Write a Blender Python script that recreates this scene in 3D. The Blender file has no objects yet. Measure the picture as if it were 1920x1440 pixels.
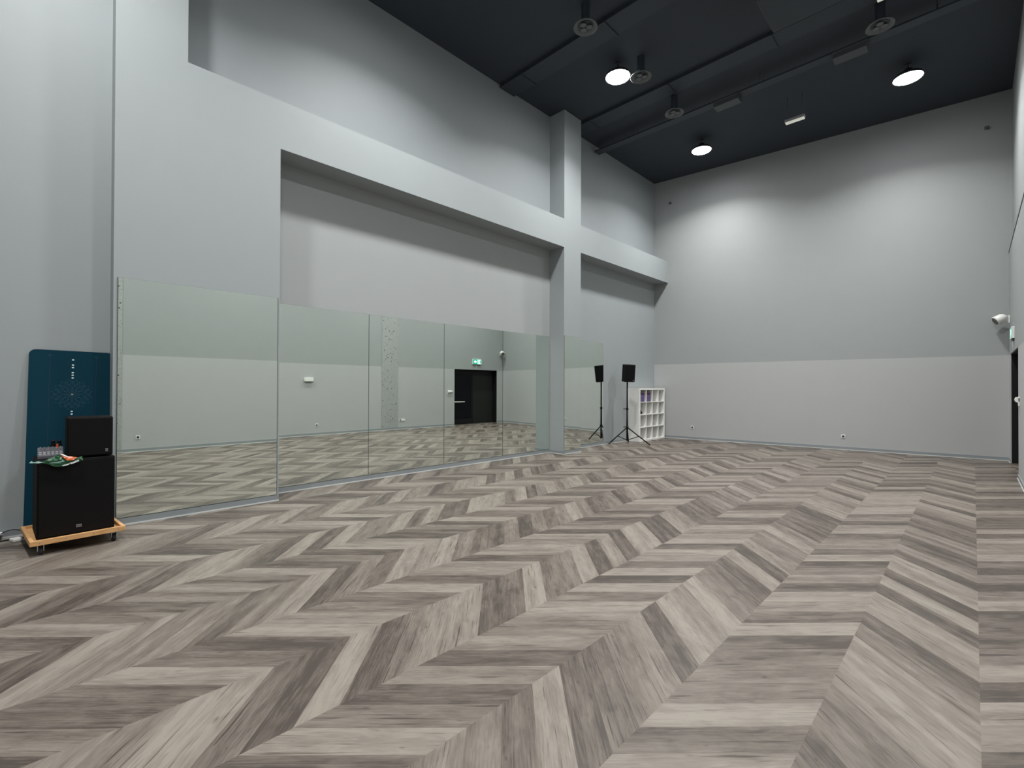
import bpy, bmesh, math, random
from math import radians as rad, sin, cos, tan, pi
from mathutils import Vector, Matrix

scene = bpy.context.scene
COL = scene.collection
random.seed(11)

# ------------------------------------------------------------------ camera
YAW, PITCH, ROLL, FOC = rad(44.3865), rad(0.3898), rad(0.1863), 883.6068
F = Vector((-sin(YAW) * cos(PITCH), cos(YAW) * cos(PITCH), sin(PITCH)))
R0 = Vector((cos(YAW), sin(YAW), 0))
U0 = R0.cross(F)
RT = R0 * cos(ROLL) + U0 * sin(ROLL)
UT = -R0 * sin(ROLL) + U0 * cos(ROLL)
cam = bpy.data.cameras.new('camera')
cam.sensor_width = 36
cam.lens = FOC / 1920 * 36
cam.clip_start = 0.02
camo = bpy.data.objects.new('camera', cam)
COL.objects.link(camo)
m = Matrix((RT, UT, -F)).transposed().to_4x4()
m.translation = Vector((0, 0, 1.5))
camo.matrix_world = m
scene.camera = camo

# ------------------------------------------------------------------ world, lamps, exposure
world = bpy.data.worlds.new('world')
scene.world = world
world.use_nodes = True
world.node_tree.nodes['Background'].inputs[0].default_value = (0.5, 0.55, 0.6, 1)
world.node_tree.nodes['Background'].inputs[1].default_value = 0.0
vs = scene.view_settings
vs.view_transform = 'Standard'
vs.look = 'None'
vs.gamma = 1
vs.exposure = 0.0
LAMP_W = 128
LAMP_SPREAD = 138
LAMP_X = (-4.877, -0.883)
LAMP_Y = (-0.10, 3.88, 7.87, 11.78)
LAMP_Z = 7.48

# ------------------------------------------------------------------ room numbers (metres)
XF = -6.5447          # front face of the left piers and beam
XB = -6.968           # face of the recessed left wall
XN = -6.8102          # face of the left wall nearest the camera
XR = 0.5385           # face of the right wall
XRU = 0.596           # its upper part, set back
YB, BW = 13.328, rad(6.8388)     # back wall
CZ = 7.742            # ceiling
Y0, Y1, Y2, Y3, Y4 = 0.6107, 1.2603, 2.2942, 8.3457, 8.971
Z1, Z2 = 4.6467, 5.2838
ZT, ZR = 2.199, 4.355
YFRONT = -2.2
DY0, DY1, DZ = 11.565, 13.855, 2.204
def yback(x): return YB + tan(BW) * (x - XB)

# ------------------------------------------------------------------ materials
def node_mat(name):
    mt = bpy.data.materials.new(name)
    mt.use_nodes = True
    nt = mt.node_tree
    return mt, nt, nt.nodes['Principled BSDF']
def mat(name, col, rough=0.5, metal=0.0, noise=0.0, nscale=8.0, bump=0.0, bscale=200.0, spec=None, emit=None, estr=0.0):
    mt, nt, b = node_mat(name)
    b.inputs['Roughness'].default_value = rough
    b.inputs['Metallic'].default_value = metal
    if spec is not None: b.inputs['Specular IOR Level'].default_value = spec
    tc = nt.nodes.new('ShaderNodeTexCoord')
    nz = nt.nodes.new('ShaderNodeTexNoise')
    nz.inputs['Scale'].default_value = nscale
    nz.inputs['Detail'].default_value = 4
    nt.links.new(tc.outputs['Object'], nz.inputs['Vector'])
    mx = nt.nodes.new('ShaderNodeMix'); mx.data_type = 'RGBA'
    k = noise
    mx.inputs[6].default_value = (*[c * (1 - k) for c in col], 1)
    mx.inputs[7].default_value = (*[min(1, c * (1 + k)) for c in col], 1)
    nt.links.new(nz.outputs['Fac'], mx.inputs[0])
    nt.links.new(mx.outputs[2], b.inputs['Base Color'])
    if bump > 0:
        n2 = nt.nodes.new('ShaderNodeTexNoise'); n2.inputs['Scale'].default_value = bscale
        nt.links.new(tc.outputs['Object'], n2.inputs['Vector'])
        bp = nt.nodes.new('ShaderNodeBump'); bp.inputs['Strength'].default_value = bump; bp.inputs['Distance'].default_value = 0.002
        nt.links.new(n2.outputs['Fac'], bp.inputs['Height'])
        nt.links.new(bp.outputs['Normal'], b.inputs['Normal'])
    if emit:
        b.inputs['Emission Color'].default_value = (*emit, 1)
        b.inputs['Emission Strength'].default_value = estr
    return mt

M = {}
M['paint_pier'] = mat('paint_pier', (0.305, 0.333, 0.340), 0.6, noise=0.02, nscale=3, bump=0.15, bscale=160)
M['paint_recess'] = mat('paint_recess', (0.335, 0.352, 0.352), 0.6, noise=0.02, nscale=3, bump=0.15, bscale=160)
M['paint_niche_dimmed'] = mat('paint_niche_dimmed', (0.262, 0.287, 0.295), 0.6, noise=0.02, nscale=3, bump=0.15, bscale=160)  # pier paint darkened in place of weaker lamp light up in the niche
M['paint_dark'] = mat('paint_dark', (0.292, 0.310, 0.307), 0.55, noise=0.02, nscale=3, bump=0.15, bscale=160)
M['paint_light'] = mat('paint_light', (0.390, 0.398, 0.397), 0.55, noise=0.02, nscale=3, bump=0.15, bscale=160)
M['ceiling'] = mat('ceiling', (0.026, 0.033, 0.044), 0.7, noise=0.1, nscale=2)
M['duct'] = mat('duct', (0.028, 0.036, 0.047), 0.6, noise=0.08, nscale=3)
M['diffuser'] = mat('diffuser', (0.10, 0.108, 0.11), 0.5)
M['diffuser_dark'] = mat('diffuser_dark', (0.03, 0.034, 0.036), 0.5)
M['fixture_grey'] = mat('fixture_grey', (0.055, 0.064, 0.068), 0.5)
M['baseboard'] = mat('baseboard', (0.24, 0.262, 0.272), 0.4, noise=0.03)
M['base_edge'] = mat('base_edge', (0.55, 0.57, 0.56), 0.4)
M['black_door'] = mat('black_door', (0.006, 0.006, 0.0065), 0.5, spec=0.25)
M['grey_door'] = mat('grey_door', (0.0135, 0.0145, 0.0135), 0.6, spec=0.25)
M['door_glass'] = mat('door_glass', (0.003, 0.004, 0.006), 0.06, spec=0.15)
M['steel'] = mat('steel', (0.6, 0.61, 0.62), 0.3, metal=0.9)
M['white_plastic'] = mat('white_plastic', (0.72, 0.72, 0.69), 0.35)
M['dark_plastic'] = mat('dark_plastic', (0.03, 0.03, 0.03), 0.4)
M['speaker_black'] = mat('speaker_black', (0.0055, 0.0053, 0.0055), 0.75, noise=0.2, nscale=60, bump=0.2, bscale=400, spec=0.12)
M['stand_black'] = mat('stand_black', (0.005, 0.005, 0.007), 0.5, spec=0.2)
M['badge'] = mat('badge', (0.25, 0.25, 0.26), 0.35, metal=0.4)
M['badge_mark'] = mat('badge_mark', (0.05, 0.05, 0.055), 0.4)
M['pine'] = None
M['caster'] = mat('caster', (0.02, 0.02, 0.024), 0.45)
M['mat_teal'] = mat('mat_teal', (0.0045, 0.036, 0.058), 0.85, noise=0.12, nscale=120, bump=0.2, bscale=500, spec=0.1)
M['mat_line'] = mat('mat_line', (0.002, 0.022, 0.038), 0.85)
M['mat_print'] = mat('mat_print', (0.019, 0.066, 0.092), 0.85)
M['mat_dot'] = mat('mat_dot', (0.62, 0.72, 0.72), 0.7)
M['melamine'] = mat('melamine', (0.80, 0.80, 0.77), 0.35)
M['purple'] = mat('purple', (0.115, 0.085, 0.20), 0.7, noise=0.1, nscale=30)
M['dark_purple'] = mat('dark_purple', (0.05, 0.02, 0.05), 0.7)
M['mixer_grey'] = mat('mixer_grey', (0.10, 0.10, 0.115), 0.45, noise=0.2, nscale=80)
M['knob_white'] = mat('knob_white', (0.6, 0.6, 0.6), 0.4)
M['paper_green'] = mat('paper_green', (0.012, 0.075, 0.03), 0.35, noise=0.3, nscale=20)
M['paper_orange'] = mat('paper_orange', (0.62, 0.13, 0.035), 0.35, noise=0.2, nscale=20)
M['paper_white'] = mat('paper_white', (0.7, 0.74, 0.72), 0.4, noise=0.1, nscale=20)
M['foil_teal'] = mat('foil_teal', (0.25, 0.42, 0.38), 0.3, noise=0.3, nscale=30)
M['green_lit'] = mat('green_lit', (0.0, 0.25, 0.13), 0.4, emit=(0.0, 0.40, 0.28), estr=0.8)
M['white_lit'] = mat('white_lit', (0.7, 0.8, 0.75), 0.4, emit=(0.65, 1.0, 0.9), estr=0.95)
M['lamp_lit'] = mat('lamp_lit', (0.9, 0.9, 0.9), 0.3, emit=(1, 1, 1), estr=80.0)
M['lamp_black'] = mat('lamp_black', (0.02, 0.022, 0.025), 0.5)
M['emergency_white'] = mat('emergency_white', (0.78, 0.78, 0.70), 0.4, emit=(1.0, 1.0, 0.88), estr=0.3)
M['emergency_side'] = mat('emergency_side', (0.30, 0.29, 0.31), 0.5)
M['wire'] = mat('wire', (0.05, 0.05, 0.055), 0.5)
M['trim_black'] = mat('trim_black', (0.015, 0.012, 0.014), 0.5)
M['mirror_edge'] = mat('mirror_edge', (0.05, 0.08, 0.07), 0.2)

def mirror_mat():
    mt, nt, b = node_mat('mirror_silver')
    b.inputs['Metallic'].default_value = 1
    b.inputs['Roughness'].default_value = 0.0
    tc = nt.nodes.new('ShaderNodeTexCoord')
    nz = nt.nodes.new('ShaderNodeTexNoise'); nz.inputs['Scale'].default_value = 1.3
    nt.links.new(tc.outputs['Object'], nz.inputs['Vector'])
    mx = nt.nodes.new('ShaderNodeMix'); mx.data_type = 'RGBA'
    mx.inputs[6].default_value = (0.86, 0.925, 0.87, 1)
    mx.inputs[7].default_value = (0.88, 0.94, 0.885, 1)
    nt.links.new(nz.outputs['Fac'], mx.inputs[0])
    nt.links.new(mx.outputs[2], b.inputs['Base Color'])
    return mt
M['mirror'] = mirror_mat()

def pine_mat():
    mt, nt, b = node_mat('pine')
    b.inputs['Roughness'].default_value = 0.45
    tc = nt.nodes.new('ShaderNodeTexCoord')
    mp = nt.nodes.new('ShaderNodeMapping'); mp.inputs['Scale'].default_value = (20, 3, 20)
    nz = nt.nodes.new('ShaderNodeTexNoise'); nz.inputs['Scale'].default_value = 3; nz.inputs['Detail'].default_value = 6
    nt.links.new(tc.outputs['Object'], mp.inputs['Vector']); nt.links.new(mp.outputs[0], nz.inputs['Vector'])
    cr = nt.nodes.new('ShaderNodeValToRGB')
    cr.color_ramp.elements[0].position = 0.3; cr.color_ramp.elements[0].color = (0.50, 0.26, 0.10, 1)
    cr.color_ramp.elements[1].position = 0.7; cr.color_ramp.elements[1].color = (0.68, 0.40, 0.18, 1)
    nt.links.new(nz.outputs['Fac'], cr.inputs[0]); nt.links.new(cr.outputs[0], b.inputs['Base Color'])
    return mt
M['pine'] = pine_mat()

def speckle_mat():
    mt, nt, b = node_mat('speckle')
    b.inputs['Roughness'].default_value = 0.6
    tc = nt.nodes.new('ShaderNodeTexCoord')
    out = None
    def dots(scale, thr, dark, prev):
        v = nt.nodes.new('ShaderNodeTexVoronoi'); v.inputs['Scale'].default_value = scale
        v.inputs['Randomness'].default_value = 0.9
        nt.links.new(tc.outputs['Object'], v.inputs['Vector'])
        lt = nt.nodes.new('ShaderNodeMath'); lt.operation = 'LESS_THAN'; lt.inputs[1].default_value = thr
        nt.links.new(v.outputs['Distance'], lt.inputs[0])
        mx = nt.nodes.new('ShaderNodeMix'); mx.data_type = 'RGBA'
        nt.links.new(lt.outputs[0], mx.inputs[0])
        if prev is None: mx.inputs[6].default_value = (0.32, 0.335, 0.33, 1)
        else: nt.links.new(prev, mx.inputs[6])
        mx.inputs[7].default_value = (*dark, 1)
        return mx.outputs[2]
    a = dots(34, 0.30, (0.19, 0.20, 0.195), None)
    c = dots(8.5, 0.155, (0.06, 0.062, 0.06), a)
    nt.links.new(c, b.inputs['Base Color'])
    return mt
M['speckle'] = speckle_mat()

def floor_mat():
    mt, nt, b = node_mat('chevron_vinyl')
    N = nt.nodes; Lk = nt.links
    at = N.new('ShaderNodeAttribute'); at.attribute_name = 'tone'
    uv = N.new('ShaderNodeUVMap'); uv.uv_map = 'grain'
    def noise(sx, sy, detail, rough=0.6, dist=0.0):
        mp = N.new('ShaderNodeMapping'); mp.inputs['Scale'].default_value = (sx, sy, 1)
        Lk.new(uv.outputs[0], mp.inputs['Vector'])
        nz = N.new('ShaderNodeTexNoise'); nz.inputs['Scale'].default_value = 1
        nz.inputs['Detail'].default_value = detail; nz.inputs['Roughness'].default_value = rough
        nz.inputs['Distortion'].default_value = dist
        Lk.new(mp.outputs[0], nz.inputs['Vector'])
        return nz.outputs['Fac']
    def math(op, a, bb):
        n = N.new('ShaderNodeMath'); n.operation = op
        for i, v in enumerate((a, bb)):
            if isinstance(v, (int, float)): n.inputs[i].default_value = v
            else: Lk.new(v, n.inputs[i])
        return n.outputs[0]
    broad = noise(0.9, 11, 3, 0.5)            # tone bands along the plank
    fine = noise(6, 120, 6, 0.7, 0.3)           # grain
    blot = noise(5, 14, 5, 0.6, 0.8)             # cathedral blotches
    knots = noise(9, 26, 2, 0.5, 0.0)
    t = math('ADD', at.outputs['Fac'], math('MULTIPLY', math('SUBTRACT', broad, 0.5), 1.15))
    t = math('ADD', t, math('MULTIPLY', math('SUBTRACT', fine, 0.5), 1.05))
    t = math('ADD', t, math('MULTIPLY', math('SUBTRACT', blot, 0.5), 0.85))
    kn = math('MULTIPLY', math('SUBTRACT', knots, 0.68), 4.0)
    kn = math('MAXIMUM', kn, 0.0)
    t = math('SUBTRACT', t, kn)
    crack = noise(2.6, 75, 2, 0.5, 0.5)
    ck = math('MAXIMUM', math('MULTIPLY', math('SUBTRACT', crack, 0.625), 7.0), 0.0)
    t = math('SUBTRACT', t, math('MINIMUM', ck, 0.55))
    cr = N.new('ShaderNodeValToRGB')
    e = cr.color_ramp.elements
    e[0].position = 0.0; e[0].color = (0.052, 0.041, 0.034, 1)
    e[1].position = 1.0; e[1].color = (0.226, 0.201, 0.171, 1)
    x = e.new(0.25); x.color = (0.097, 0.080, 0.066, 1)
    x = e.new(0.55); x.color = (0.144, 0.123, 0.103, 1)
    x = e.new(0.80); x.color = (0.188, 0.165, 0.139, 1)
    Lk.new(t, cr.inputs[0])
    Lk.new(cr.outputs[0], b.inputs['Base Color'])
    b.inputs['Roughness'].default_value = 0.42
    b.inputs['Specular IOR Level'].default_value = 0.3
    bp = N.new('ShaderNodeBump'); bp.inputs['Strength'].default_value = 0.08; bp.inputs['Distance'].default_value = 0.002
    Lk.new(fine, bp.inputs['Height']); Lk.new(bp.outputs[0], b.inputs['Normal'])
    return mt
M['floor'] = floor_mat()

# ------------------------------------------------------------------ mesh helpers
def B(): return bmesh.new()
def box(bm, x0, x1, y0, y1, z0, z1, mi=0):
    v = [bm.verts.new(p) for p in ((x0, y0, z0), (x1, y0, z0), (x1, y1, z0), (x0, y1, z0), (x0, y0, z1), (x1, y0, z1), (x1, y1, z1), (x0, y1, z1))]
    for q in ((0, 3, 2, 1), (4, 5, 6, 7), (0, 1, 5, 4), (1, 2, 6, 5), (2, 3, 7, 6), (3, 0, 4, 7)):
        f = bm.faces.new([v[i] for i in q]); f.material_index = mi
    return v
def prism(bm, poly, z0, z1, mi=0):
    a = [bm.verts.new((x, y, z0)) for x, y in poly]; c = [bm.verts.new((x, y, z1)) for x, y in poly]
    n = len(poly)
    fs = [bm.faces.new(a[::-1]), bm.faces.new(c)]
    for i in range(n): fs.append(bm.faces.new((a[i], a[(i + 1) % n], c[(i + 1) % n], c[i])))
    for f in fs: f.material_index = mi
def frame_of(d):
    d = Vector(d).normalized()
    u = d.cross(Vector((0, 0, 1)))
    if u.length < 1e-4: u = Vector((1, 0, 0))
    u.normalize(); return u, d.cross(u).normalized()
def tube(bm, pts, r, n=12, cap=True, mi=0):
    pts = [Vector(p) for p in pts]; rings = []
    for i, p in enumerate(pts):
        d = (pts[min(i + 1, len(pts) - 1)] - pts[max(i - 1, 0)])
        u, w = frame_of(d); rr = r[i] if isinstance(r, (list, tuple)) else r
        rings.append([bm.verts.new(p + (u * cos(2 * pi * k / n) + w * sin(2 * pi * k / n)) * rr) for k in range(n)])
    for a, c in zip(rings, rings[1:]):
        for k in range(n):
            f = bm.faces.new((a[k], a[(k + 1) % n], c[(k + 1) % n], c[k])); f.material_index = mi; f.smooth = True
    if cap:
        bm.faces.new(rings[0][::-1]).material_index = mi; bm.faces.new(rings[-1]).material_index = mi
def lathe(bm, prof, cx=0, cy=0, n=32, mi=0, smooth=True, closed=False):
    rings = [[bm.verts.new((cx + r * cos(2 * pi * k / n), cy + r * sin(2 * pi * k / n), z)) for k in range(n)] for r, z in prof]
    for a, c in zip(rings, rings[1:]):
        for k in range(n):
            f = bm.faces.new((a[k], a[(k + 1) % n], c[(k + 1) % n], c[k])); f.material_index = mi; f.smooth = smooth
    if prof[0][0] > 1e-5 and not closed: bm.faces.new(rings[0][::-1]).material_index = mi
    if prof[-1][0] > 1e-5 and not closed: bm.faces.new(rings[-1]).material_index = mi
    bmesh.ops.remove_doubles(bm, verts=bm.verts[:], dist=1e-6)
def obj(name, bm, mats, parent=None, bevel=0.0, seg=2, loc=None):
    bmesh.ops.recalc_face_normals(bm, faces=bm.faces[:])
    me = bpy.data.meshes.new(name); bm.to_mesh(me); bm.free()
    for k in (mats if isinstance(mats, (list, tuple)) else [mats]): me.materials.append(M[k])
    o = bpy.data.objects.new(name, me); COL.objects.link(o)
    if parent: o.parent = parent
    if loc: o.location = loc
    if bevel > 0:
        md = o.modifiers.new('bevel', 'BEVEL'); md.width = bevel; md.segments = seg; md.limit_method = 'ANGLE'; md.angle_limit = rad(40)
    return o
def struct(name, bm, mats, **k):
    o = obj(name, bm, mats, **k)
    if not k.get('parent'): o['kind'] = 'structure'
    return o
def tag(o, label, cat, group=None):
    o['label'] = label; o['category'] = cat
    if group: o['group'] = group
    return o
def thing(name, label, cat, loc=(0, 0, 0), rotz=0.0, group=None):
    o = bpy.data.objects.new(name, None); COL.objects.link(o)
    o.empty_display_size = 0.1; o.location = loc; o.rotation_euler = (0, 0, rotz)
    return tag(o, label, cat, group)
def dup(root, loc, label, rotz=None):
    r = root.copy(); COL.objects.link(r); r.location = loc; r['label'] = label
    if rotz is not None: r.rotation_euler = (0, 0, rotz)
    for ch in list(root.children):
        c = ch.copy(); COL.objects.link(c); c.parent = r
        for g in list(ch.children):
            d = g.copy(); COL.objects.link(d); d.parent = c
    return r

# ------------------------------------------------------------------ floor: chevron planks, each its own face with its own tone
SEAM0, SW, SP, V0 = 0.02, 0.5395, 0.2155, 1.893
D_, d_, m_, l_, L_ = 0.16, 0.30, 0.46, 0.64, 0.80
TONES = {   # strip -> {plank: tone}, read off the floor itself, nearest planks
 1: {-4: m_, -3: L_, -2: d_, -1: D_, 0: d_, 1: m_, 2: l_, 3: L_, 4: l_, 5: m_, 6: D_, 7: L_, 8: L_, 9: D_, 10: L_, 11: D_, 12: L_, 13: l_, 14: D_, 15: l_},
 2: {-3: l_, -2: l_, -1: d_, 0: L_, 1: m_, 2: m_, 3: m_, 4: D_, 5: L_, 6: d_, 7: l_, 8: L_, 9: D_, 10: l_, 11: m_, 12: D_, 13: L_, 14: d_, 15: l_},
 3: {-8: d_, -7: m_, -6: l_, -5: m_, -4: d_, -3: L_, -2: D_, -1: d_, 0: m_, 1: l_, 2: D_, 3: L_, 4: l_, 5: L_, 6: m_, 7: d_, 8: D_, 9: L_, 10: D_, 11: l_, 12: m_},
 4: {-8: D_, -7: d_, -6: L_, -5: m_, -4: D_, -3: l_, -2: D_, -1: l_, 0: m_, 1: l_, 2: L_, 3: m_, 4: L_, 5: D_, 6: L_, 7: d_, 8: l_},
 5: {-12: m_, -11: L_, -10: l_, -9: L_, -8: L_, -7: d_, -6: D_, -5: L_, -4: D_, -3: m_, -2: l_, -1: L_, 0: D_, 1: d_, 2: L_, 3: d_, 4: m_, 5: L_, 6: D_, 7: l_},
 6: {-12: D_, -11: m_, -10: d_, -9: d_, -8: L_, -7: d_, -6: D_, -5: L_, -4: l_, -3: m_, -2: d_, -1: L_, 0: D_, 1: l_, 2: l_},
 7: {-12: D_, -11: D_, -10: L_, -9: l_, -8: m_, -7: l_, -6: D_, -5: m_, -4: L_, -3: D_, -2: m_, -1: d_, 0: L_, 1: l_, 2: L_, 3: m_, 4: d_, 5: D_},
 8: {-11: d_, -10: L_, -9: m_, -8: D_, -7: m_, -6: l_, -5: d_, -4: L_, -3: D_, -2: m_, -1: D_, 0: L_, 1: l_},
 9: {-9: D_, -8: m_, -7: D_, -6: L_, -5: L_, -4: m_, -3: D_, -2: L_, -1: D_, 0: L_, 1: m_, 2: m_, 3: L_, 4: d_, 5: L_, 6: D_, 7: D_, 8: L_},
 10: {-1: l_, 0: L_, 1: D_, 2: L_, 3: d_, 4: L_, 6: d_}, 11: {3: L_, 4: m_, 5: D_, 6: L_},
}
def make_floor():
    bm = B()
    uvl = bm.loops.layers.uv.new('grain')
    tl = bm.faces.layers.float.new('tone')
    rng = random.Random(5)
    for k in range(-1, 15):
        xr_ = SEAM0 - SW * (k - 1); xl_ = xr_ - SW        # strip k: right seam, left seam
        # triangle wave: 0 at even seams, SW at odd seams
        tr = 0.0 if (k - 1) % 2 == 0 else SW
        tlv = SW - tr
        last = 0.5
        for n in range(-26, 66):
            va = V0 + SP * n; vb = va + SP
            pts = [(xr_, va + tr), (xr_, vb + tr), (xl_, vb + tlv), (xl_, va + tlv)]
            f = bm.faces.new([bm.verts.new((x, y, 0)) for x, y in pts])
            tone = TONES.get(k, {}).get(n)
            if tone is None:
                tone = rng.choice([D_, D_, d_, m_, m_, l_, L_, L_])
                if abs(tone - last) < 0.05: tone = rng.choice([D_, l_, L_, m_])
            last = tone
            f[tl] = tone + rng.uniform(-0.04, 0.04)
            ou, ov = rng.uniform(0, 60), rng.uniform(0, 60)
            s2 = 2 ** -0.5
            dx = Vector((s2, s2)) if tlv < tr else Vector((s2, -s2))
            nx = Vector((-dx.y, dx.x))
            for lp, (x, y) in zip(f.loops, pts):
                p = Vector((x - xl_, y - va))
                lp[uvl].uv = (p.dot(dx) + ou, p.dot(nx) + ov)
    # trim to the room outline (a little under the walls)
    def cut(co, no):
        g = bm.verts[:] + bm.edges[:] + bm.faces[:]
        bmesh.ops.bisect_plane(bm, geom=g, plane_co=co, plane_no=no, clear_outer=True)
    cut((XB - .02, 0, 0), (-1, 0, 0)); cut((XR + .33, 0, 0), (1, 0, 0)); cut((0, YFRONT - .05, 0), (0, -1, 0))
    cut((XB, YB + .03, 0), (-sin(BW), cos(BW), 0))
    for f in bm.faces:
        f.normal_update()
        if f.normal.z < 0: f.normal_flip()
    me = bpy.data.meshes.new('floor'); bm.to_mesh(me); bm.free()
    me.materials.append(M['floor'])
    o = bpy.data.objects.new('floor', me); COL.objects.link(o); o['kind'] = 'structure'
    return o
make_floor()

# ------------------------------------------------------------------ walls and ceiling
T = 0.3
bm = B(); box(bm, XB - T, XR + T + .3, YFRONT - T, yback(XR) + T + .1, CZ, CZ + .2); struct('ceiling', bm, 'ceiling')
bm = B()
XW = XB - T
# near bay, pier, lower block, beam, column: one solid left wall; slots 0 pier paint, 1 recess paint, 2 pier paint dimmed for the niche light
prism(bm, [(XW, YFRONT - T), (XN, YFRONT - T), (XN, Y0), (XW, Y0)], 0, CZ, 0)
prism(bm, [(XW, Y0), (XF, Y0), (XF, Y1), (XW, Y1)], 0, CZ, 0)
prism(bm, [(XW, Y1), (XF, Y1), (XF, Y2), (XW, Y2)], 0, Z2, 0)
prism(bm, [(XB, Y2), (XF, Y2), (XF, Y3), (XB, Y3)], Z1, Z2, 0)
prism(bm, [(XB, Y3), (XF, Y3), (XF, Y4), (XB, Y4)], 0, CZ, 0)
prism(bm, [(XB, Y4), (XF, Y4), (XF, yback(XF)), (XB, yback(XB))], Z1, Z2, 0)
prism(bm, [(XW, Y2), (XB, Y2), (XB, Y3), (XW, Y3)], 0, Z1, 1)
prism(bm, [(XW, Y3), (XB, Y3), (XB, yback(XB)), (XW, yback(XW))], 0, Z1, 0)
prism(bm, [(XW, Y2), (XB, Y2), (XB, yback(XB)), (XW, yback(XW))], Z1, Z2, 0)
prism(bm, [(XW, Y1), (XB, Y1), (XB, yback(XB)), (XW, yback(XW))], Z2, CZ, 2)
struct('wall_left', bm, ['paint_pier', 'paint_recess', 'paint_niche_dimmed'])
bm = B()
def bpoly(x0, x1, t0=0.0, t1=T):
    n = Vector((-sin(BW), cos(BW)))
    a = Vector((x0, yback(x0))); c = Vector((x1, yback(x1)))
    return [tuple(a + n * t0), tuple(c + n * t0), tuple(c + n * t1), tuple(a + n * t1)]
prism(bm, bpoly(XW, XRU + T), 0, ZT, 1)
prism(bm, bpoly(XW, XRU + T), ZT, CZ, 0)
struct('wall_back', bm, ['paint_dark', 'paint_light'])
bm = B()
ye = yback(XR)
XO = XR + T
def rw(y0, y1, z0, z1, x0=XR, mi=0):
    prism(bm, [(x0, y0), (XO, y0), (XO, min(y1, 99) if y1 < 50 else yback(XO)), (x0, y1 if y1 < 50 else yback(x0))], z0, z1, mi)
rw(YFRONT - T, DY0, 0, ZT, mi=1)
rw(DY1, 99, 0, ZT, mi=1)
rw(YFRONT - T, 99, DZ, ZR, mi=0)
rw(YFRONT - T, DY0, ZT, DZ, mi=0); rw(DY1, 99, ZT, DZ, mi=0)
rw(YFRONT - T, 99, ZR, CZ, x0=XRU, mi=0)
struct('wall_right', bm, ['paint_dark', 'paint_light'])
bm = B(); box(bm, XN, XR, YFRONT - T, YFRONT, 0, ZT, 1); box(bm, XN, XRU, YFRONT - T, YFRONT, ZT, CZ, 0)
struct('wall_front', bm, ['paint_dark', 'paint_light'])
# thin dark strip along the top of the lower right wall
bm = B(); prism(bm, [(XR - .006, YFRONT), (XRU, YFRONT), (XRU, yback(XRU) - .002), (XR - .006, yback(XR) - .002)], ZR - 0.022, ZR + 0.008)
struct('trim_1', bm, 'trim_black')

# ------------------------------------------------------------------ baseboards
BH, BT = 0.075, 0.012
def baseboard(name, runs):
    """runs: list of polygons lines [(x,y),(x,y)] with the room on the right-hand side"""
    bm = B()
    for (xa, ya), (xb, yb) in runs:
        d = Vector((xb - xa, yb - ya)).normalized(); n = Vector((d.y, -d.x))
        a = Vector((xa, ya)); c = Vector((xb, yb))
        for (t, z0, z1, mi) in ((BT, 0.014, BH, 0), (BT + .007, 0.0, 0.014, 1)):
            prism(bm, [tuple(a), tuple(c), tuple(c + n * t), tuple(a + n * t)], z0, z1, mi)
    struct(name, bm, ['baseboard', 'base_edge'])
e_ = 0.019
baseboard('baseboard_left', [((XN, YFRONT), (XN, Y0)), ((XN, Y0), (XF, Y0)), ((XF, Y0 - e_), (XF, Y2)), ((XB, Y2), (XB, Y3)), ((XB, Y3), (XF + e_, Y3)), ((XF, Y3), (XF, Y4)), ((XB, Y4), (XB, yback(XB)))])
baseboard('baseboard_back', [((XB, yback(XB)), (XR, yback(XR)))])
baseboard('baseboard_right', [((XR, DY0), (XR, YFRONT)), ((XR, yback(XR)), (XR, DY1))])
baseboard('baseboard_front', [((XR, YFRONT), (XN, YFRONT))])

# ------------------------------------------------------------------ double door in the right wall
bm = B()
fr = 0.045
box(bm, XR + .20, XR + T, DY0, DY0 + fr, 0, DZ); box(bm, XR + .20, XR + T, DY1 - fr, DY1, 0, DZ)
box(bm, XR + .20, XR + T, DY0 + fr, DY1 - fr, DZ - fr, DZ)
# black lining of the opening
box(bm, XR + .012, XR + .20, DY1 - .012, DY1 - .001, 0, DZ); box(bm, XR + .012, XR + .20, DY0 + .001, DY0 + .012, 0, DZ)
box(bm, XR + .012, XR + .20, DY0 + .012, DY1 - .012, DZ - .012, DZ - .001)
dr = struct('door_1', bm, 'black_door')
ym = 12.72
bm = B()
st = 0.09
x0, x1 = XR + .235, XR + .275
a, c = DY0 + fr + .004, ym - .003
box(bm, x0, x1, a, a + st, 0.006, DZ - fr - .004); box(bm, x0, x1, c - st, c, 0.006, DZ - fr - .004)
box(bm, x0, x1, a + st, c - st, 0.006, 0.22); box(bm, x0, x1, a + st, c - st, DZ - fr - .15, DZ - fr - .004)
leaf = obj('glazed_leaf', bm, 'black_door', dr, bevel=.003)
bm = B(); box(bm, x0 + .012, x1 - .012, a + st, c - st, 0.22, DZ - fr - .15); obj('glass_pane', bm, 'door_glass', leaf)
bm = B()
tube(bm, [(x0 - .055, a + .03, .905), (x0 - .055, a + .62, .905)], .022)
tube(bm, [(x0 - .055, a + .06, .905), (x0, a + .06, .905)], .014); tube(bm, [(x0 - .055, a + .59, .905), (x0, a + .59, .905)], .014)
pb = obj('push_bar', bm, 'white_plastic', leaf); pb['label'] = 'pale push bar across the dark glass leaf'
bm = B(); box(bm, x0, x1, ym + .003, DY1 - fr - .004, 0.006, DZ - fr - .004); lf2 = obj('solid_leaf', bm, 'grey_door', dr, bevel=.003)
lf2['label'] = 'plain dark grey leaf'

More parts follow.
